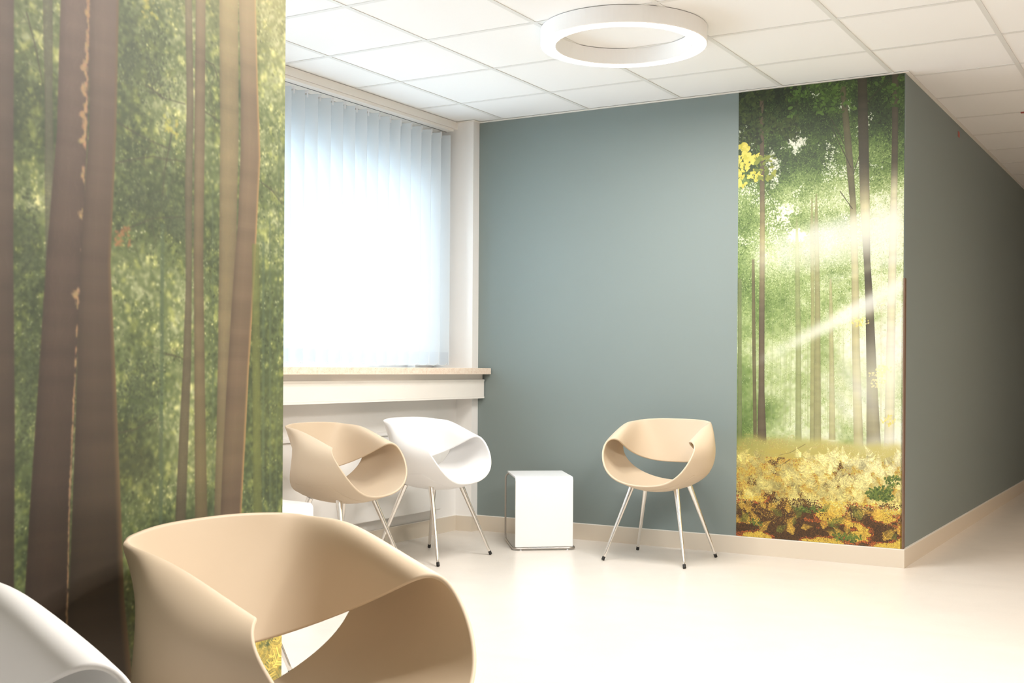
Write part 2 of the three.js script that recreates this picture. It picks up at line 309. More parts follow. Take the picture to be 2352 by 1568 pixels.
function sideTable(label, x, z, turn) {
  const t = thing('side_table', label, 'side table', [x, 0, z], turn, undefined);
  part('tabletop', plateGeo, M.lacquer, t); part('frame', rodGeo, M.satin, t);
  for (const sx of [-1, 1]) for (const sz of [-1, 1]) part('glide', glideGeo, M.clear, t).position.set(sx * 0.14, 0, sz > 0 ? TD / 2 + 0.004 : 0);
}
sideTable('small white bent-sheet side table with a steel rod frame before the teal wall', -3.54, -6.21, 0.656);
sideTable('small white side table by the left mural edge, half hidden behind the foreground chair', -3.90, -4.13, 1.42);

// ---------- the two printed forest pictures (flat print; s = metres from the left end of the print, y = height in metres) ----------
function painter(w, h, s0, y0, k) {                             // a canvas that takes metres
  const c = document.createElement('canvas'); c.width = w; c.height = h; const g = c.getContext('2d');
  g.setTransform(k, 0, 0, -k, -s0 * k, h + y0 * k); return { c, g, k };
}
function soften(P, px, alpha = 1) {                              // an out-of-focus layer of the print
  const t = document.createElement('canvas'); t.width = P.c.width; t.height = P.c.height; t.getContext('2d').drawImage(P.c, 0, 0);
  const g = P.g; g.save(); g.setTransform(1, 0, 0, 1, 0, 0); g.globalAlpha = alpha; g.filter = `blur(${(px * P.k / 1204).toFixed(2)}px)`; g.drawImage(t, 0, 0); g.restore();
}
const css = (r, g, b, a = 1) => `rgba(${Math.round(r)},${Math.round(g)},${Math.round(b)},${a})`;
const mix = (a, b, t) => [a[0] + (b[0] - a[0]) * t, a[1] + (b[1] - a[1]) * t, a[2] + (b[2] - a[2]) * t];
const ramp = (stops, t) => { for (let i = 1; i < stops.length; i++) if (t <= stops[i][0]) return mix(stops[i - 1][1], stops[i][1], Math.max(0, (t - stops[i - 1][0]) / (stops[i][0] - stops[i - 1][0]))); return stops[stops.length - 1][1]; };
function leaves(P, n, x0, x1, y0, y1, size, colour, R, keep) {
  const g = P.g;
  for (let i = 0; i < n; i++) {
    const x = x0 + R() * (x1 - x0), y = y0 + R() * (y1 - y0), a = R(), q = R(), z = R(), c = colour(x, y, q);
    if (!c || (keep && !keep(x, y, z))) continue;
    const s = size * (0.55 + 0.9 * a); g.fillStyle = css(c[0], c[1], c[2], c[3] ?? 1);
    g.beginPath(); g.ellipse(x, y, s, s * (0.35 + 0.35 * z), q * 31.4 % 6.283, 0, 6.2832); g.fill();
  }
}
function trunk(P, pts, dark, lite, o = {}) {                    // pts: [y, left, right] from the top down
  const g = P.g, R = o.R, a = o.alpha ?? 1;
  const edge = (y) => { let i = 1; while (i < pts.length - 1 && pts[i][0] > y) i++; const t = (y - pts[i - 1][0]) / (pts[i][0] - pts[i - 1][0]); return [pts[i - 1][1] + (pts[i][1] - pts[i - 1][1]) * t, pts[i - 1][2] + (pts[i][2] - pts[i - 1][2]) * t]; };
  if (o.whole) pts = [[2.64, ...edge(2.64)], ...pts.filter((q) => q[0] < 2.6 && q[0] > 0), [-0.03, ...edge(-0.03)]].map(([y, l, r]) => [y, l, Math.max(r, l + 0.004)]);
  const top = pts[0][0], bot = pts[pts.length - 1][0], st = 0.006;
  g.globalAlpha = a;
  for (let y = top; y > bot; y -= st) {
    const [l, r] = edge(y), [l2, r2] = edge(Math.max(y - st * 1.15, bot)), c = mix(dark, lite, o.shade ? o.shade(y) : 0), gr = g.createLinearGradient(l, 0, r, 0);
    const e = o.rim ?? [0, 0], k = 0.16 * (fbm(y * 40, l * 30, 2) - 0.5);
    const bark = (m) => { const q = c.map((v) => v * (m + k)); return css(q[0], q[1], q[2]); };
    gr.addColorStop(0, e[0] ? css(...e[0]) : bark(0.86)); gr.addColorStop(e[0] ? 0.12 : 0.2, bark(0.96)); gr.addColorStop(0.55, bark(1.02)); gr.addColorStop(e[1] ? 0.9 : 0.8, bark(0.98)); gr.addColorStop(1, e[1] ? css(...e[1]) : bark(0.84));
    g.fillStyle = gr; g.beginPath(); g.moveTo(l, y); g.lineTo(r, y); g.lineTo(r2, y - st * 1.15); g.lineTo(l2, y - st * 1.15); g.fill();
  }
  const w = pts[0][2] - pts[0][1]; g.lineWidth = Math.max(w * 0.02, 0.0008);
  for (let i = 0; i < 3 * (o.marks ?? 160); i++) {                  // bark marks
    const y = bot + R() * (top - bot), [l, r] = edge(y), x = l + R() * (r - l), q = R(), v = R() < 0.5 ? 1.22 : 0.78, c = mix(dark, lite, o.shade ? o.shade(y) : 0);
    g.strokeStyle = css(c[0] * v, c[1] * v, c[2] * v, 0.16); g.beginPath(); g.moveTo(x, y); g.lineTo(x + (q - 0.5) * w * 0.25, y - 0.004 - 0.02 * R()); g.stroke();
  }
  g.globalAlpha = 1;
}
function twig(P, pts, w, c) { const g = P.g; g.strokeStyle = css(...c); g.lineCap = 'round'; for (let i = 1; i < pts.length; i++) { g.lineWidth = w * (1 - 0.6 * i / pts.length); g.beginPath(); g.moveTo(...pts[i - 1]); g.lineTo(...pts[i]); g.stroke(); } }
function fern(P, x, y, len, ang, c, R) {
  const g = P.g; g.lineCap = 'round'; let px = x, py = y, a = ang; const n = 14, bend = (R() - 0.5) * 0.12;
  for (let i = 0; i < n; i++) {
    const t = i / n, st = len / n, nx = px + Math.cos(a) * st, ny = py + Math.sin(a) * st, l = len * 0.36 * (1 - t) * Math.min(1, t * 5 + 0.3), v = 0.82 + 0.36 * R();
    g.strokeStyle = css(Math.min(255, c[0] * v), Math.min(255, c[1] * v), c[2] * v, 0.9); g.lineWidth = len * 0.045 * (1 - t * 0.6);
    for (const s of [-1, 1]) { const b = a + s * 1.05; g.beginPath(); g.moveTo(px, py); g.lineTo(px + Math.cos(b) * l, py + Math.sin(b) * l); g.stroke(); }
    g.beginPath(); g.moveTo(px, py); g.lineTo(nx, ny); g.stroke(); px = nx; py = ny; a += bend;
  }
}
const rng = (s) => () => { s = (s * 1664525 + 1013904223) >>> 0; return s / 4294967296; };
const FLAKE = [[-20, 0.51, 1.642], [300, 0.515, 1.392], [600, 0.527, 1.158], [900, 0.537, 0.926], [1170, 0.546, 0.719], [1450, 0.55, 0.505]];
function flakeAt(q) { let i = 1; while (i < FLAKE.length - 1 && FLAKE[i][0] < q) i++; const a = FLAKE[i - 1], b = FLAKE[i], t = (q - a[0]) / (b[0] - a[0]); return [a[1] + (b[1] - a[1]) * t, a[2] + (b[2] - a[2]) * t]; }
function paintLeft(P) {
  const g = P.g, R = rng(11), x0 = -0.02, x1 = 1.62, y0 = 0.0, y1 = 2.62;
  const GREEN = [[0, [40, 48, 30]], [0.35, [62, 73, 46]], [0.55, [86, 98, 60]], [0.75, [116, 126, 82]], [1, [172, 176, 136]]];
  const tone = (x, y) => { const v = fbm(x * 7 + 3, y * 6.4, 4), up = Math.min(1, Math.max(0, (y - 0.55) / 1.1)); return -0.02 + 0.98 * v + 0.14 * up + 0.14 * Math.exp(-(((x - 0.02) / 0.1) ** 2)) + 0.22 * Math.exp(-(((x - 0.28) / 0.13) ** 2) - ((y - 1.58) / 0.18) ** 2); };
  for (let y = y0; y < y1; y += 0.02) for (let x = x0; x < x1; x += 0.02) { const c = ramp(GREEN, tone(x, y) * 0.86); g.fillStyle = css(...c); g.fillRect(x, y, 0.0215, 0.0215); }
  const leafColour = (amt) => (x, y, q) => { const t = tone(x, y) + (q - 0.5) * amt, c = ramp(GREEN, Math.min(1, Math.max(0, t))); return fbm(x * 90, y * 90, 2) > 0.62 ? [c[0] * 1.25 + 8, c[1] * 1.2 + 8, c[2] * 1.15] : c; };
  leaves(P, 24000, x0, x1, y0, y1, 0.0075, leafColour(0.4), R);
  leaves(P, 80000, x0, x1, y0, y1, 0.0032, leafColour(0.66), R);
  soften(P, 2.6);
  leaves(P, 60000, x0, x1, y0, y1, 0.0026, leafColour(0.6), R, (x, y, z) => fbm(x * 24 + 9, y * 22, 3) > 0.47);
  soften(P, 0.8);
  // thin distant stems
  const thin = [78, 92, 66];
  for (const [a, b, w, al] of [[[0.211, 1.333], [0.204, 0.672], 0.005, 0.6], [[0.34, 1.24], [0.34, 0.674], 0.013, 0.8], [[0.064, 1.233], [0.06, 0.652], 0.011, 0.7], [[0.045, 1.291], [0.038, 0.649], 0.009, 0.6], [[0.32, 1.435], [0.326, 1.292], 0.009, 0.55], [[0.018, 1.481], [0.019, 0.647], 0.006, 0.5], [[0.633, 1.282], [0.63, 0.928], 0.006, 0.5]]) { g.globalAlpha = al; twig(P, [a, b], w, thin); }
  g.globalAlpha = 1;
  const mid = (x, y, q) => { const c = leafColour(0.6)(x, y, q); return [c[0], c[1], c[2], 0.9]; };
  leaves(P, 44000, x0, x1, y0, y1, 0.0027, mid, R, (x, y, z) => fbm(x * 16 + 7, y * 15, 3) > 0.52);
  soften(P, 0.9);
  leaves(P, 60000, x0, x1, y0, y1, 0.0019, (x, y, q) => leafColour(1.1)(x, y, q), R, (x, y, z) => fbm(x * 19 + 2, y * 18, 3) > 0.44 + 0.1 * z);
  leaves(P, 5200, x0, x1, 0.6, y1, 0.0021, (x, y, q) => [190 + 20 * q, 194 + 16 * q, 152 + 20 * q, 0.75], R, (x, y, z) => fbm(x * 13 + 5, y * 12 + 8, 3) > 0.56 + 0.14 * z);
  // dark hanging boughs
  for (const [p, rx, ry] of [[[0.364, 1.279], 0.10, 0.055], [[0.387, 1.513], 0.09, 0.05], [[0.288, 1.246], 0.05, 0.045], [[0.637, 1.178], 0.03, 0.12], [[0.635, 0.928], 0.03, 0.14], [[0.393, 0.924], 0.06, 0.08]])
    leaves(P, 2600, p[0] - rx, p[0] + rx, p[1] - ry, p[1] + ry, 0.0026, (x, y, q) => [54 + 36 * q, 62 + 40 * q, 44 + 24 * q, 0.6], R, (x, y, z) => ((x - p[0]) / rx) ** 2 + ((y - p[1]) / ry) ** 2 < 0.1 + 0.9 * z * z && fbm(x * 30, y * 42, 3) > 0.42);
  const tw = [66, 64, 48, 0.75];
  for (const t of [[[0.454, 1.342], [0.416, 1.355], [0.365, 1.369], [0.284, 1.371]], [[0.453, 1.217], [0.41, 1.232], [0.364, 1.252], [0.288, 1.263]], [[0.376, 1.499], [0.342, 1.485], [0.285, 1.484]], [[0.452, 1.419], [0.396, 1.403], [0.322, 1.389]], [[0.64, 1.569], [0.624, 1.521], [0.608, 1.458]], [[0.235, 1.479], [0.214, 1.474], [0.195, 1.466]], [[0.444, 0.847], [0.397, 0.855], [0.348, 0.875]], [[0.33, 0.994], [0.308, 0.993], [0.286, 0.986]], [[0.317, 1.427], [0.335, 1.349], [0.341, 1.298]], [[0.234, 1.581], [0.21, 1.578], [0.198, 1.554]], [[0.071, 1.361], [0.037, 1.347], [0.006, 1.323]]]) { twig(P, t, 0.0035, tw); for (let k = 0; k < 9; k++) { const i = 1 + Math.floor(R() * (t.length - 1)), f = R(), a = [t[i - 1][0] + (t[i][0] - t[i - 1][0]) * f, t[i - 1][1] + (t[i][1] - t[i - 1][1]) * f], d = 0.02 + 0.05 * R(), an = R() * 6.28; twig(P, [a, [a[0] + Math.cos(an) * d, a[1] + Math.sin(an) * d], [a[0] + Math.cos(an + 0.3) * d * 1.7, a[1] + Math.sin(an + 0.3) * d * 1.7]], 0.0013, [70, 68, 50, 0.6]); } }
  leaves(P, 90, ...[0.417, 0.453, 1.192, 1.228], 0.0035, (x, y, q) => [140 + 16 * q, 102, 66, 0.5], R, (x, y, z) => fbm(x * 70, y * 70, 2) > 0.5);
  leaves(P, 120, ...[0.305, 0.345, 1.412, 1.452], 0.0035, (x, y, q) => [160 + 20 * q, 164, 84, 0.6], R, (x, y, z) => fbm(x * 70, y * 70, 2) > 0.5);
  leaves(P, 120, ...[0.352, 0.392, 1.626, 1.666], 0.0035, (x, y, q) => [160 + 20 * q, 164, 84, 0.5], R, (x, y, z) => fbm(x * 70, y * 70, 2) > 0.5);
  // trunks, far to near
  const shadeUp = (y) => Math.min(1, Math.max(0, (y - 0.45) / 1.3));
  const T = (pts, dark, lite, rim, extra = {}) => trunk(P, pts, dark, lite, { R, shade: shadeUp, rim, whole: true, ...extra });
  T([[1.686, 0.591, 0.617], [1.6, 0.588, 0.608], [1.429, 0.587, 0.603], [1.287, 0.583, 0.602], [1.152, 0.585, 0.599]], [74, 76, 58], [96, 94, 76], null, { alpha: 0.75 });
  T([[1.856, 0.273, 0.293], [1.688, 0.269, 0.287], [1.494, 0.263, 0.281], [1.323, 0.265, 0.284], [1.136, 0.265, 0.28], [0.982, 0.265, 0.286], [0.83, 0.271, 0.295], [0.644, 0.278, 0.305], [0.418, 0.281, 0.314]], [76, 68, 50], [108, 98, 78], null, { alpha: 0.9 });
  T([[1.867, 0.234, 0.261], [1.696, 0.233, 0.259], [1.438, 0.233, 0.26], [1.18, 0.235, 0.26], [0.922, 0.228, 0.256], [0.664, 0.219, 0.252], [0.354, 0.209, 0.253]], [92, 82, 54], [116, 102, 80]);
  T([[1.888, 0.145, 0.198], [1.713, 0.143, 0.196], [1.45, 0.139, 0.191], [1.186, 0.145, 0.192], [1.009, 0.157, 0.193], [0.834, 0.155, 0.196], [0.614, 0.153, 0.202], [0.343, 0.138, 0.204]], [96, 84, 62], [134, 120, 88], null, { alpha: 0.94 });
  T([[1.905, 0.099, 0.147], [1.728, 0.091, 0.141], [1.55, 0.083, 0.134], [1.415, 0.075, 0.133], [1.28, 0.083, 0.139], [1.144, 0.091, 0.152], [0.965, 0.105, 0.166], [0.788, 0.116, 0.178], [0.656, 0.125, 0.184], [0.341, 0.128, 0.194]], [84, 68, 52], [122, 106, 84], [[168, 132, 84], null]);
  T([[1.23, 0.077, 0.098], [1.011, 0.073, 0.096], [0.829, 0.069, 0.092], [0.646, 0.062, 0.088], [0.37, 0.054, 0.083]], [92, 98, 52], [108, 112, 62], null, { alpha: 0.7, whole: false });
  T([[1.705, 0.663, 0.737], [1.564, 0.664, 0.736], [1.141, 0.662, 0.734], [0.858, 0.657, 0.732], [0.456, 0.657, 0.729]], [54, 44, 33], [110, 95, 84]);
  T([[1.784, 0.446, 0.503], [1.626, 0.447, 0.51], [1.393, 0.451, 0.511], [1.158, 0.462, 0.528], [0.926, 0.447, 0.534], [0.719, 0.435, 0.541], [0.543, 0.426, 0.548], [0.361, 0.402, 0.556]], [50, 40, 27], [112, 95, 83], [[104, 84, 56], null], { marks: 300 });  // this trunk and the next: feet darkened for the chair's cast shadow
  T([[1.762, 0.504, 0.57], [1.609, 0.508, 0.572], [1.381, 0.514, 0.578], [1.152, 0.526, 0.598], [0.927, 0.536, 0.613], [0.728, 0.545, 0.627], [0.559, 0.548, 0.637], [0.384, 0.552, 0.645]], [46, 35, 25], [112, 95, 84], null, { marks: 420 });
  // sunlit flakes of bark along the big trunk's right side
  for (let i = 0; i < 1500; i++) {
    const t = R(), py = -20 + 1480 * t, w = fbm(py / 26, 4.2, 4), wide = py < 330 ? 0.003 + 0.016 * Math.max(0, w - 0.3) * 2 : py < 700 ? 0.010 * Math.max(0, w - 0.5) * 4 : 0.0012 + 0.003 * w;
    if (wide < 0.001 || (py > 640 && py < 860 && w < 0.55)) continue;
    const [ex, ey] = flakeAt(py); g.fillStyle = css(150 + 30 * R(), 120 + 26 * R(), 86 + 20 * R(), 0.35); g.beginPath(); g.ellipse(ex + wide * (0.2 + 0.9 * R()), ey, wide * (0.15 + 0.35 * R()), 0.0015 + 0.004 * R(), 0, 0, 6.2832); g.fill();
  }
  const M2 = document.createElement('canvas'); M2.width = P.c.width; M2.height = P.c.height; const m2 = M2.getContext('2d'); m2.setTransform(g.getTransform());
  for (const [x, y, r, c, al] of [[0.05, 1.85, 0.34, [206, 190, 138], 0.5], [0.18, 1.95, 0.36, [206, 190, 144], 0.3], [0.0, 0.86, 0.16, [150, 150, 84], 0.22], [0.22, 0.8, 0.12, [138, 128, 74], 0.16], [0.4, 0.78, 0.12, [120, 104, 70], 0.16]]) { const gr = m2.createRadialGradient(x, y, 0, x, y, r); gr.addColorStop(0, css(...c, al)); gr.addColorStop(1, css(...c, 0)); m2.fillStyle = gr; m2.fillRect(x - r, y - r, 2 * r, 2 * r); }
  g.save(); g.setTransform(1, 0, 0, 1, 0, 0); g.drawImage(M2, 0, 0); g.restore();
  // fern floor; its ferns are painted dimmer where the chair's shadow falls
  leaves(P, 14000, x0, 0.62, 0.0, 0.62, 0.0042, (x, y, q) => { const v = fbm(x * 20, y * 20, 3); return q < 0.3 ? [92 + 60 * v, 84 + 60 * v, 40 + 20 * v, 0.8] : [112 + 90 * v + 30 * q, 94 + 80 * v + 24 * q, 46 + 34 * v, 0.7]; }, R, (x, y, z) => y < 0.50 + 0.05 * fbm(x * 14, 3, 2) - 0.9 * Math.max(0, x - 0.14) && z < 0.9);
  soften(P, 1.6);
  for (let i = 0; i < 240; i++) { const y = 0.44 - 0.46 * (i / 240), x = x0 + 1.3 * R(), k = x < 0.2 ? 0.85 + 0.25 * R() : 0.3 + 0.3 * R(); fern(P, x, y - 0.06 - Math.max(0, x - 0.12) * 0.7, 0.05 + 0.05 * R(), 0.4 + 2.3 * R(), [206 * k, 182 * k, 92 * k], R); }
}
function paintRight(P) {
  const g = P.g, R = rng(29), W = 0.955, H = 2.6;
  const hz = (x, y) => { const a = 1.82 - 0.10 * (W - x) * 2.2, d = (y - a) / 0.17; return Math.exp(-d * d) * (0.35 + 0.65 * x / W); };
  const SKY = [[0, [24, 30, 18]], [0.3, [48, 64, 32]], [0.5, [84, 106, 52]], [0.7, [130, 146, 92]], [0.85, [178, 184, 146]], [1, [214, 215, 203]]];
  const tone = (x, y) => {
    const v = fbm(x * 6 + 11, y * 5.5 + 2, 4) - 0.5; let b;
    if (y > 2.0) b = 0.42 - 0.30 * Math.max(0, y - 2.0) / 0.6 + 0.1 * (x / W); else if (y > 1.5) b = 0.68 + 0.16 * (x / W); else b = 0.66 + 0.32 * Math.pow(x / W, 1.2) + 0.06 * (1.0 - y);
    if (y > 1.9 && y <= 2.1) b = 0.42 + (0.68 + 0.16 * (x / W) - 0.42) * Math.min(1, (2.1 - y) / 0.2) + 0.06 * (x / W);
    return b + 0.56 * v;
  };
  for (let y = 0; y < H; y += 0.015) for (let x = 0; x < W; x += 0.015) { g.fillStyle = css(...ramp(SKY, Math.min(1, Math.max(0, tone(x, y))))); g.fillRect(x, y, 0.0165, 0.0165); }
  const lc = (amt) => (x, y, q) => { const c = ramp(SKY, Math.min(1, Math.max(0, tone(x, y) + (q - 0.5) * amt))); return [c[0], c[1] * 1.02, c[2] * 0.92]; };
  leaves(P, 16000, 0, W, 0.55, H, 0.008, lc(0.3), R);
  soften(P, 7);
  leaves(P, 30000, 0, W, 0.5, H, 0.0042, lc(0.42), R, (x, y, z) => z < 0.25 + Math.max(0, (y - 1.2) / 0.5));
  soften(P, 3);
  leaves(P, 36000, 0, W, 0.6, H, 0.0036, lc(0.46), R, (x, y, z) => z < (y - 1.1) / 0.7 + 0.2 * fbm(x * 9, y * 9, 2));
  soften(P, 0.9);
  leaves(P, 26000, 0, W, 1.25, H, 0.0028, lc(0.6), R, (x, y, z) => fbm(x * 14 + 3, y * 13, 3) > 0.5 && z < (y - 1.2) / 0.5);
  leaves(P, 9000, 0, W, 1.7, H, 0.0042, () => [216, 217, 198, 0.75], R, (x, y, z) => fbm(x * 11 + 4, y * 11, 4) + 0.08 * Math.exp(-(((x - 0.22) / 0.12) ** 2)) > 0.56 + 0.13 * Math.max(0, y - 2.1) + 0.07 * z);
  for (const [p, rx, ry] of [[[0.208, 2.141], 0.05, 0.13], [[0.287, 1.873], 0.10, 0.06], [[0.352, 1.744], 0.06, 0.045], [[0.349, 2.267], 0.06, 0.06]]) leaves(P, 1500, p[0] - rx, p[0] + rx, p[1] - ry, p[1] + ry, 0.005, () => [222, 221, 204, 0.5], R, (x, y, z) => ((x - p[0]) / rx) ** 2 + ((y - p[1]) / ry) ** 2 < 0.15 + 0.85 * z * z && fbm(x * 26, y * 26, 3) > 0.44);
  leaves(P, 30000, 0, W, 0.6, 1.7, 0.0024, lc(0.34), R, (x, y, z) => fbm(x * 12 + 8, y * 16, 3) > 0.42 + 0.16 * z);
  leaves(P, 2600, 0, W, 0.7, 2.0, 0.003, () => [206, 210, 176, 0.6], R, (x, y, z) => fbm(x * 16 + 1, y * 15, 3) > 0.56 + 0.1 * z);
  // distant grove
  g.globalAlpha = 1;
  const stem = (pts, dark, lite, alpha, shadeF) => trunk(P, pts, dark, lite, { R, shade: shadeF ?? (() => 0), alpha, marks: 60 });
  const pale = [150, 150, 104], pale2 = [176, 172, 132];
  for (let i = 0; i < 70; i++) { const x = 0.02 + 0.9 * R(), w = 0.002 + 0.005 * R(), f = x / W; g.globalAlpha = 0.5; twig(P, [[x, 1.05 + 0.6 * R()], [x + 0.01 * (R() - 0.5), 0.62 + 0.05 * R()]], w, mix([112, 128, 78], [190, 184, 146], f)); }
  g.globalAlpha = 1;
  stem([[1.507, 0.001, 0.023], [1.098, 0.004, 0.026], [0.557, 0.005, 0.032]], [104, 112, 70], pale, 0.85);
  stem([[1.844, 0.349, 0.354], [1.645, 0.343, 0.368], [1.097, 0.351, 0.382], [0.57, 0.352, 0.388]], [132, 138, 90], pale, 0.8);
  stem([[1.95, 0.437, 0.442], [1.79, 0.43, 0.45], [1.344, 0.438, 0.458], [0.553, 0.436, 0.463]], [140, 138, 92], pale2, 0.85);
  stem([[1.973, 0.462, 0.467], [1.788, 0.453, 0.478], [1.344, 0.461, 0.491], [0.539, 0.458, 0.501]], [136, 132, 90], pale2, 0.85);
  stem([[1.489, 0.544, 0.554], [1.293, 0.541, 0.563], [0.974, 0.545, 0.572], [0.586, 0.545, 0.582]], [160, 154, 110], pale2, 0.8);
  stem([[2.562, 0.596, 0.626], [2.242, 0.623, 0.662], [1.923, 0.654, 0.688], [1.534, 0.666, 0.705], [1.096, 0.672, 0.715], [0.557, 0.685, 0.738]], [88, 82, 58], [172, 164, 122], 0.92, (y) => (y > 1.98 ? 0 : Math.min(1, (1.98 - y) / 0.2)));
  stem([[2.606, 0.881, 0.916], [2.29, 0.883, 0.916], [2.04, 0.88, 0.915], [1.574, 0.869, 0.911], [1.096, 0.86, 0.907], [0.509, 0.85, 0.906]], [70, 62, 48], [198, 192, 158], 0.95, (y) => (y > 2.12 ? 0 : Math.min(1, (2.12 - y) / 0.16)));
  stem([[1.616, 0.086, 0.102], [1.098, 0.092, 0.113], [0.459, 0.104, 0.125]], [92, 84, 56], [100, 92, 60], 0.95);
  stem([[2.545, 0.127, 0.151], [1.857, 0.134, 0.163], [1.199, 0.131, 0.165], [0.845, 0.131, 0.167], [0.541, 0.125, 0.182]], [86, 74, 56], [140, 128, 88], 0.96, (y) => Math.exp(-(((y - 1.7) / 0.25) ** 2)));
  stem([[2.609, 0.693, 0.744], [2.259, 0.7, 0.756], [1.871, 0.713, 0.765], [1.579, 0.734, 0.77], [1.338, 0.745, 0.788], [0.855, 0.755, 0.815], [0.468, 0.755, 0.841]], [60, 54, 40], [206, 198, 156], 0.97, (y) => Math.min(0.92, 0.92 * Math.exp(-(((y - 1.85) / 0.16) ** 2)) + 0.3 * Math.exp(-(((y - 1.33) / 0.1) ** 2)) + 0.55 * Math.min(1, Math.max(0, (1.15 - y) / 0.45))));
  const tw = [52, 46, 32, 0.9];
  for (const t of [[[0.192, 2.596], [0.135, 2.501], [0.12, 2.389], [0.111, 2.263]], [[0.618, 2.243], [0.586, 2.319], [0.543, 2.392]], [[0.66, 2.105], [0.594, 2.245], [0.549, 2.347]], [[0.673, 2.068], [0.708, 2.174]], [[0.747, 2.46], [0.813, 2.525], [0.872, 2.566]], [[0.669, 1.874], [0.6, 1.976]], [[0.116, 2.288], [0.05, 2.243], [0.01, 2.216]]]) twig(P, t, 0.006, tw);
  // near leaves at the top left, yellow ones below
  leaves(P, 900, 0, 0.36, 2.28, H, 0.011, (x, y, q) => [34 + 34 * q, 42 + 40 * q, 22 + 14 * q, 0.9], R, (x, y, z) => fbm(x * 12, y * 14, 3) > 0.42 + 0.14 * z * Math.max(0, (2.5 - y) / 0.2));
  leaves(P, 500, 0.3, W, 2.42, H, 0.011, (x, y, q) => [44 + 40 * q, 62 + 50 * q, 26 + 18 * q], R, (x, y) => fbm(x * 9, y * 9, 3) > 0.46);
  leaves(P, 330, 0.0, 0.14, 2.044, 2.293, 0.0125, (x, y, q) => [180 + 40 * q, 172 + 30 * q, 62 + 36 * q], R, (x, y, z) => fbm(x * 22 + 3, y * 20, 3) > 0.42 + 0.12 * z + Math.max(0, x - 0.08) * 1.5);
  leaves(P, 40, 0.11, 0.22, 2.077, 2.217, 0.013, (x, y, q) => [84 + 60 * q, 98 + 50 * q, 40 + 20 * q], R);
  for (const p of [[0.826, 1.36], [0.809, 0.952], [0.847, 0.976], [0.872, 0.701], [0.819, 0.904], [0.714, 1.241]]) leaves(P, 130, p[0] - 0.05, p[0] + 0.05, p[1] - 0.035, p[1] + 0.035, 0.006, (x, y, q) => [196 + 24 * q, 186 + 16 * q, 84 + 40 * q, 0.75], R, (x, y, z) => Math.hypot((x - p[0]) / 0.05, (y - p[1]) / 0.035) < z);
  // printed sunbeams
  const OV = document.createElement('canvas'); OV.width = P.c.width; OV.height = P.c.height; const o2 = OV.getContext('2d'); o2.setTransform(g.getTransform());
  const beam = (ax, ay, bx, by, wa, wb, c, al) => { const dx = bx - ax, dy = by - ay, L = Math.hypot(dx, dy), nx = -dy / L, ny = dx / L; for (let k = 0; k < 14; k++) { const t = 1 - k / 14, gr = o2.createLinearGradient(ax, ay, bx, by); gr.addColorStop(0, css(...c, al / 14)); gr.addColorStop(0.55, css(...c, al / 18)); gr.addColorStop(1, css(...c, 0)); o2.fillStyle = gr; o2.beginPath(); o2.moveTo(ax + nx * wa * t, ay + ny * wa * t); o2.lineTo(bx + nx * wb * t, by + ny * wb * t); o2.lineTo(bx - nx * wb * t, by - ny * wb * t); o2.lineTo(ax - nx * wa * t, ay - ny * wa * t); o2.fill(); } };
  const CR = [219, 217, 206];
  beam(...[0.959, 1.749], ...[0.014, 1.583], 0.17, 0.11, CR, 1.35); beam(...[0.959, 1.808], ...[0.067, 1.708], 0.10, 0.08, CR, 0.9);
  beam(...[0.961, 1.452], ...[0.085, 0.996], 0.055, 0.03, CR, 2.0); beam(...[0.915, 1.358], ...[0.28, 1.097], 0.02, 0.012, CR, 1.0); beam(...[0.96, 1.594], ...[0.405, 1.444], 0.03, 0.02, CR, 0.7); beam(...[1.009, 1.095], ...[0.535, 0.704], 0.26, 0.2, CR, 1.0); beam(...[0.989, 0.621], ...[0.487, 0.382], 0.10, 0.09, CR, 0.8);
  g.save(); g.setTransform(1, 0, 0, 1, 0, 0); g.filter = `blur(${(13 * P.k / 788).toFixed(1)}px)`; g.drawImage(OV, 0, 0); g.restore();
  // forest floor
  const fl = (x) => 0.562 + 0.03 * fbm(x * 8, 1, 2);
  const FL = document.createElement('canvas'); FL.width = P.c.width; FL.height = P.c.height; const f2 = FL.getContext('2d'); f2.setTransform(g.getTransform());
  for (let y = 0; y < 0.66; y += 0.012) for (let x = 0; x < W; x += 0.012) { if (y > fl(x) - 0.03 * fbm(x * 30, 5, 3)) continue; const v = fbm(x * 14, y * 30, 4), t = y / 0.6, c = ramp([[0, [84, 58, 28]], [0.3, [116, 86, 38]], [0.42, [172, 150, 70]], [0.75, [168, 154, 78]], [1, mix([136, 138, 74], [198, 190, 134], x / W)]], Math.min(1, t + (v - 0.5) * 0.35)); f2.fillStyle = css(...c); f2.fillRect(x, y, 0.0135, 0.0135); }
  g.save(); g.setTransform(1, 0, 0, 1, 0, 0); g.filter = `blur(${(12 * P.k / 788).toFixed(1)}px)`; g.drawImage(FL, 0, 0); g.restore();
  leaves(P, 5000, 0, W, 0.42, 0.60, 0.003, (x, y, q) => { const f = x / W, c = q < 0.35 ? [138, 104, 50] : q < 0.7 ? [134, 132, 62] : [176, 160, 80]; const e = mix(c, [204, 198, 150], 0.2 + 0.6 * f); return [e[0], e[1], e[2], 0.6]; }, R, (x, y, z) => fbm(x * 9, y * 40, 3) > 0.36 + Math.max(0, y - 0.54) * 4 + 0.1 * z);
  leaves(P, 26000, 0, W, 0, 0.47, 0.0029, (x, y, q) => { const v = fbm(x * 10 + 5, y * 16, 3), d = v < 0.36 + 0.1 * Math.max(0, (0.3 - y) / 0.1); return d ? [40 + 80 * q, 26 + 46 * q, 12 + 18 * q] : q < 0.3 ? [142, 84, 34, 0.8] : [150 + 66 * q, 118 + 70 * q, 44 + 40 * q, 0.85]; }, R);
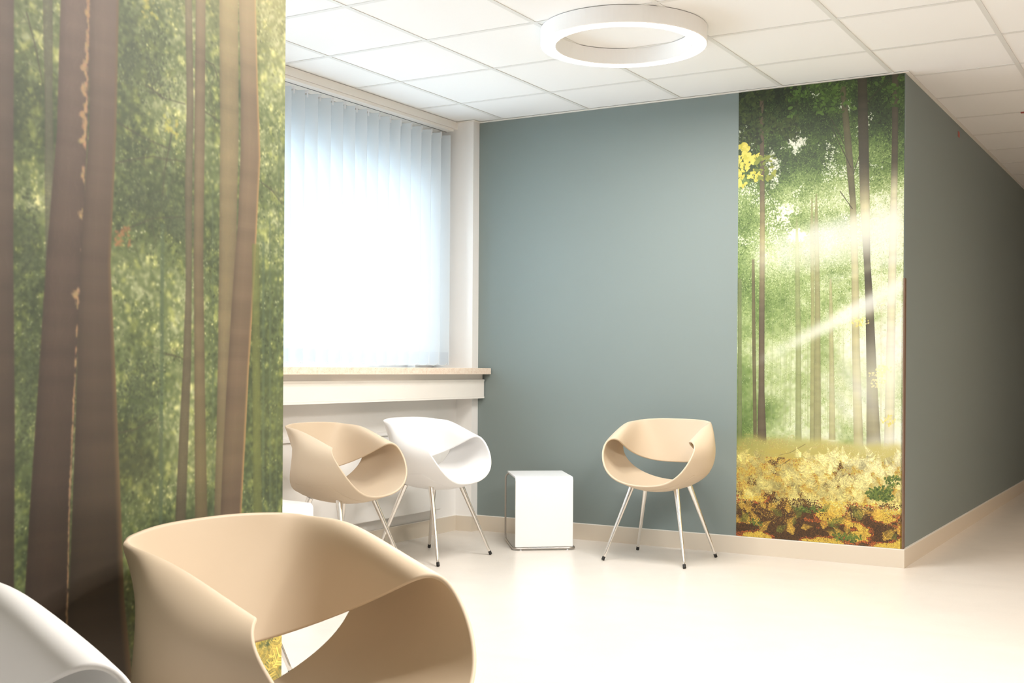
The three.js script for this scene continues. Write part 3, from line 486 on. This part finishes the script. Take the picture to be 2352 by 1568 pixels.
  twig(P, [[0.322, 0.461], [0.271, 0.426], [0.207, 0.403]], 0.005, [96, 80, 44]); twig(P, [[0.411, 0.552], [0.322, 0.499], [0.258, 0.483]], 0.004, [120, 110, 62]);
  for (let i = 0; i < 420; i++) { const t = i / 420, x = W * R(), y = 0.50 - 0.31 * t + 0.05 * fbm(x * 7, 2, 2), n = fbm(x * 6 + 2, y * 12, 3), k = (0.86 + 0.24 * R() - 0.10 * t) * (n > 0.42 ? 1 : 0.8); if (n < 0.36 && R() < 0.8) continue; fern(P, x, y - 0.05, 0.045 + 0.055 * R(), 0.45 + 2.2 * R(), mix([222 * k, 208 * k, 122 * k], [230 * k, 222 * k, 176 * k], x / W * (1 - t)), R); }
  
  leaves(P, 26000, 0, W, 0, 0.24, 0.0031, (x, y, q) => { const v = fbm(x * 7 + 1, y * 13 + 3, 3); return v > 0.56 ? [186 + 30 * q, 146 + 50 * q, 52 + 30 * q] : v > 0.47 ? [150 * q + 60, 76 * q + 34, 26 + 18 * q] : [42 + 50 * q, 30 + 30 * q, 16 + 10 * q]; }, R, (x, y, z) => z > y * 3.2);
  for (let i = 0; i < 40; i++) fern(P, W * R(), 0.02 + 0.16 * R(), 0.05 + 0.06 * R(), 0.4 + 2.3 * R(), i % 3 ? [196, 160, 64] : [92, 98, 40], R);
  for (const [p, rx, ry, n] of [[[0.832, 0.292], 0.085, 0.05, 700], [[0.898, 0.368], 0.05, 0.04, 160], [[0.438, 0.182], 0.09, 0.02, 200], [[0.649, 0.038], 0.10, 0.03, 260], [[0.117, 0.085], 0.05, 0.025, 80]]) leaves(P, n, p[0] - rx, p[0] + rx, p[1] - ry, p[1] + ry, 0.0062, (x, y, q) => [54 + 60 * q, 72 + 56 * q, 28 + 24 * q], R, (x, y, z) => Math.hypot((x - p[0]) / rx, (y - p[1]) / ry) < 0.4 + 0.6 * z);
}
function printed(P) { const t = new THREE.CanvasTexture(P.c); t.colorSpace = THREE.SRGBColorSpace; t.magFilter = THREE.LinearFilter; t.minFilter = THREE.LinearFilter; return new THREE.MeshStandardMaterial({ map: t, roughness: 0.55 }); }
{ // left: a fine print where it is seen, a coarser one around it
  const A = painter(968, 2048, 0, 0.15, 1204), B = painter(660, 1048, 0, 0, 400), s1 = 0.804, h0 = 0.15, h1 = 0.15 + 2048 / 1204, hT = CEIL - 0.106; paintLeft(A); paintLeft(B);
  const mA = printed(A), mB = printed(B);
  const m = thing('forest_mural', 'large left forest mural of thick brown trunks before misty green leaves', 'mural', [XM + 0.001, 0.103, ZM]);
  const sheet = (a, b, c, d, mat, k) => { const g = box(0, 0.003, c, d, a, b), p = g.attributes.position, uv = g.attributes.uv; for (let i = 0; i < p.count; i++) uv.setXY(i, k ? p.getZ(i) / 1.65 : p.getZ(i) / s1, k ? p.getY(i) / 2.62 : (p.getY(i) - h0) / (h1 - h0)); part('print', g, mat, m); };
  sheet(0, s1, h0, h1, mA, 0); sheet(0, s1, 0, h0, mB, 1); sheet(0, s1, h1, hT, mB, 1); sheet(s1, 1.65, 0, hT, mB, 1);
  const C = painter(750, 2048, 0, 0, 787.7); paintRight(C);
  const r = thing('forest_mural', 'tall narrow forest mural with white sunbeams and yellow ferns on the far wall', 'mural', [-2.402, 0.103, ZB + 0.001]), g = box(0, 0.949, 0, CEIL - 0.108, 0, 0.003), p = g.attributes.position, uv = g.attributes.uv;
  for (let i = 0; i < p.count; i++) uv.setXY(i, p.getX(i) / 0.952, p.getY(i) / 2.6); part('print', g, printed(C), r);
}
// ---------- small fittings
{ const g = thing('corner_guard', 'narrow brown corner guard on the wall edge beside the tall forest picture', 'corner guard', [XC, 0.102, ZB]); part('strip', mergeGeometries([box(0, 0.004, 0, 1.48, -0.034, 0.004), box(-0.012, 0, 0, 1.48, 0, 0.004)]), M.brown, g); }
{ const g = thing('red_tag', 'tiny red tag high on the corridor wall below the ceiling', 'tag', [XC, 2.622, -8.11]); part('plate', box(0, 0.002, 0, 0.036, -0.028, 0.028), M.red, g); }
{ const g = thing('red_tag', 'tiny red tag on the ceiling grid at the right edge of the photo', 'tag', [-1.02, CEIL - 0.006, -7.905]); part('plate', box(-0.02, 0.02, 0, 0.006, -0.01, 0.01), M.red, g); }

scene.traverse((o) => { if (o.isLight && 'castShadow' in o) o.castShadow = true; });
renderer.render(scene, camera);
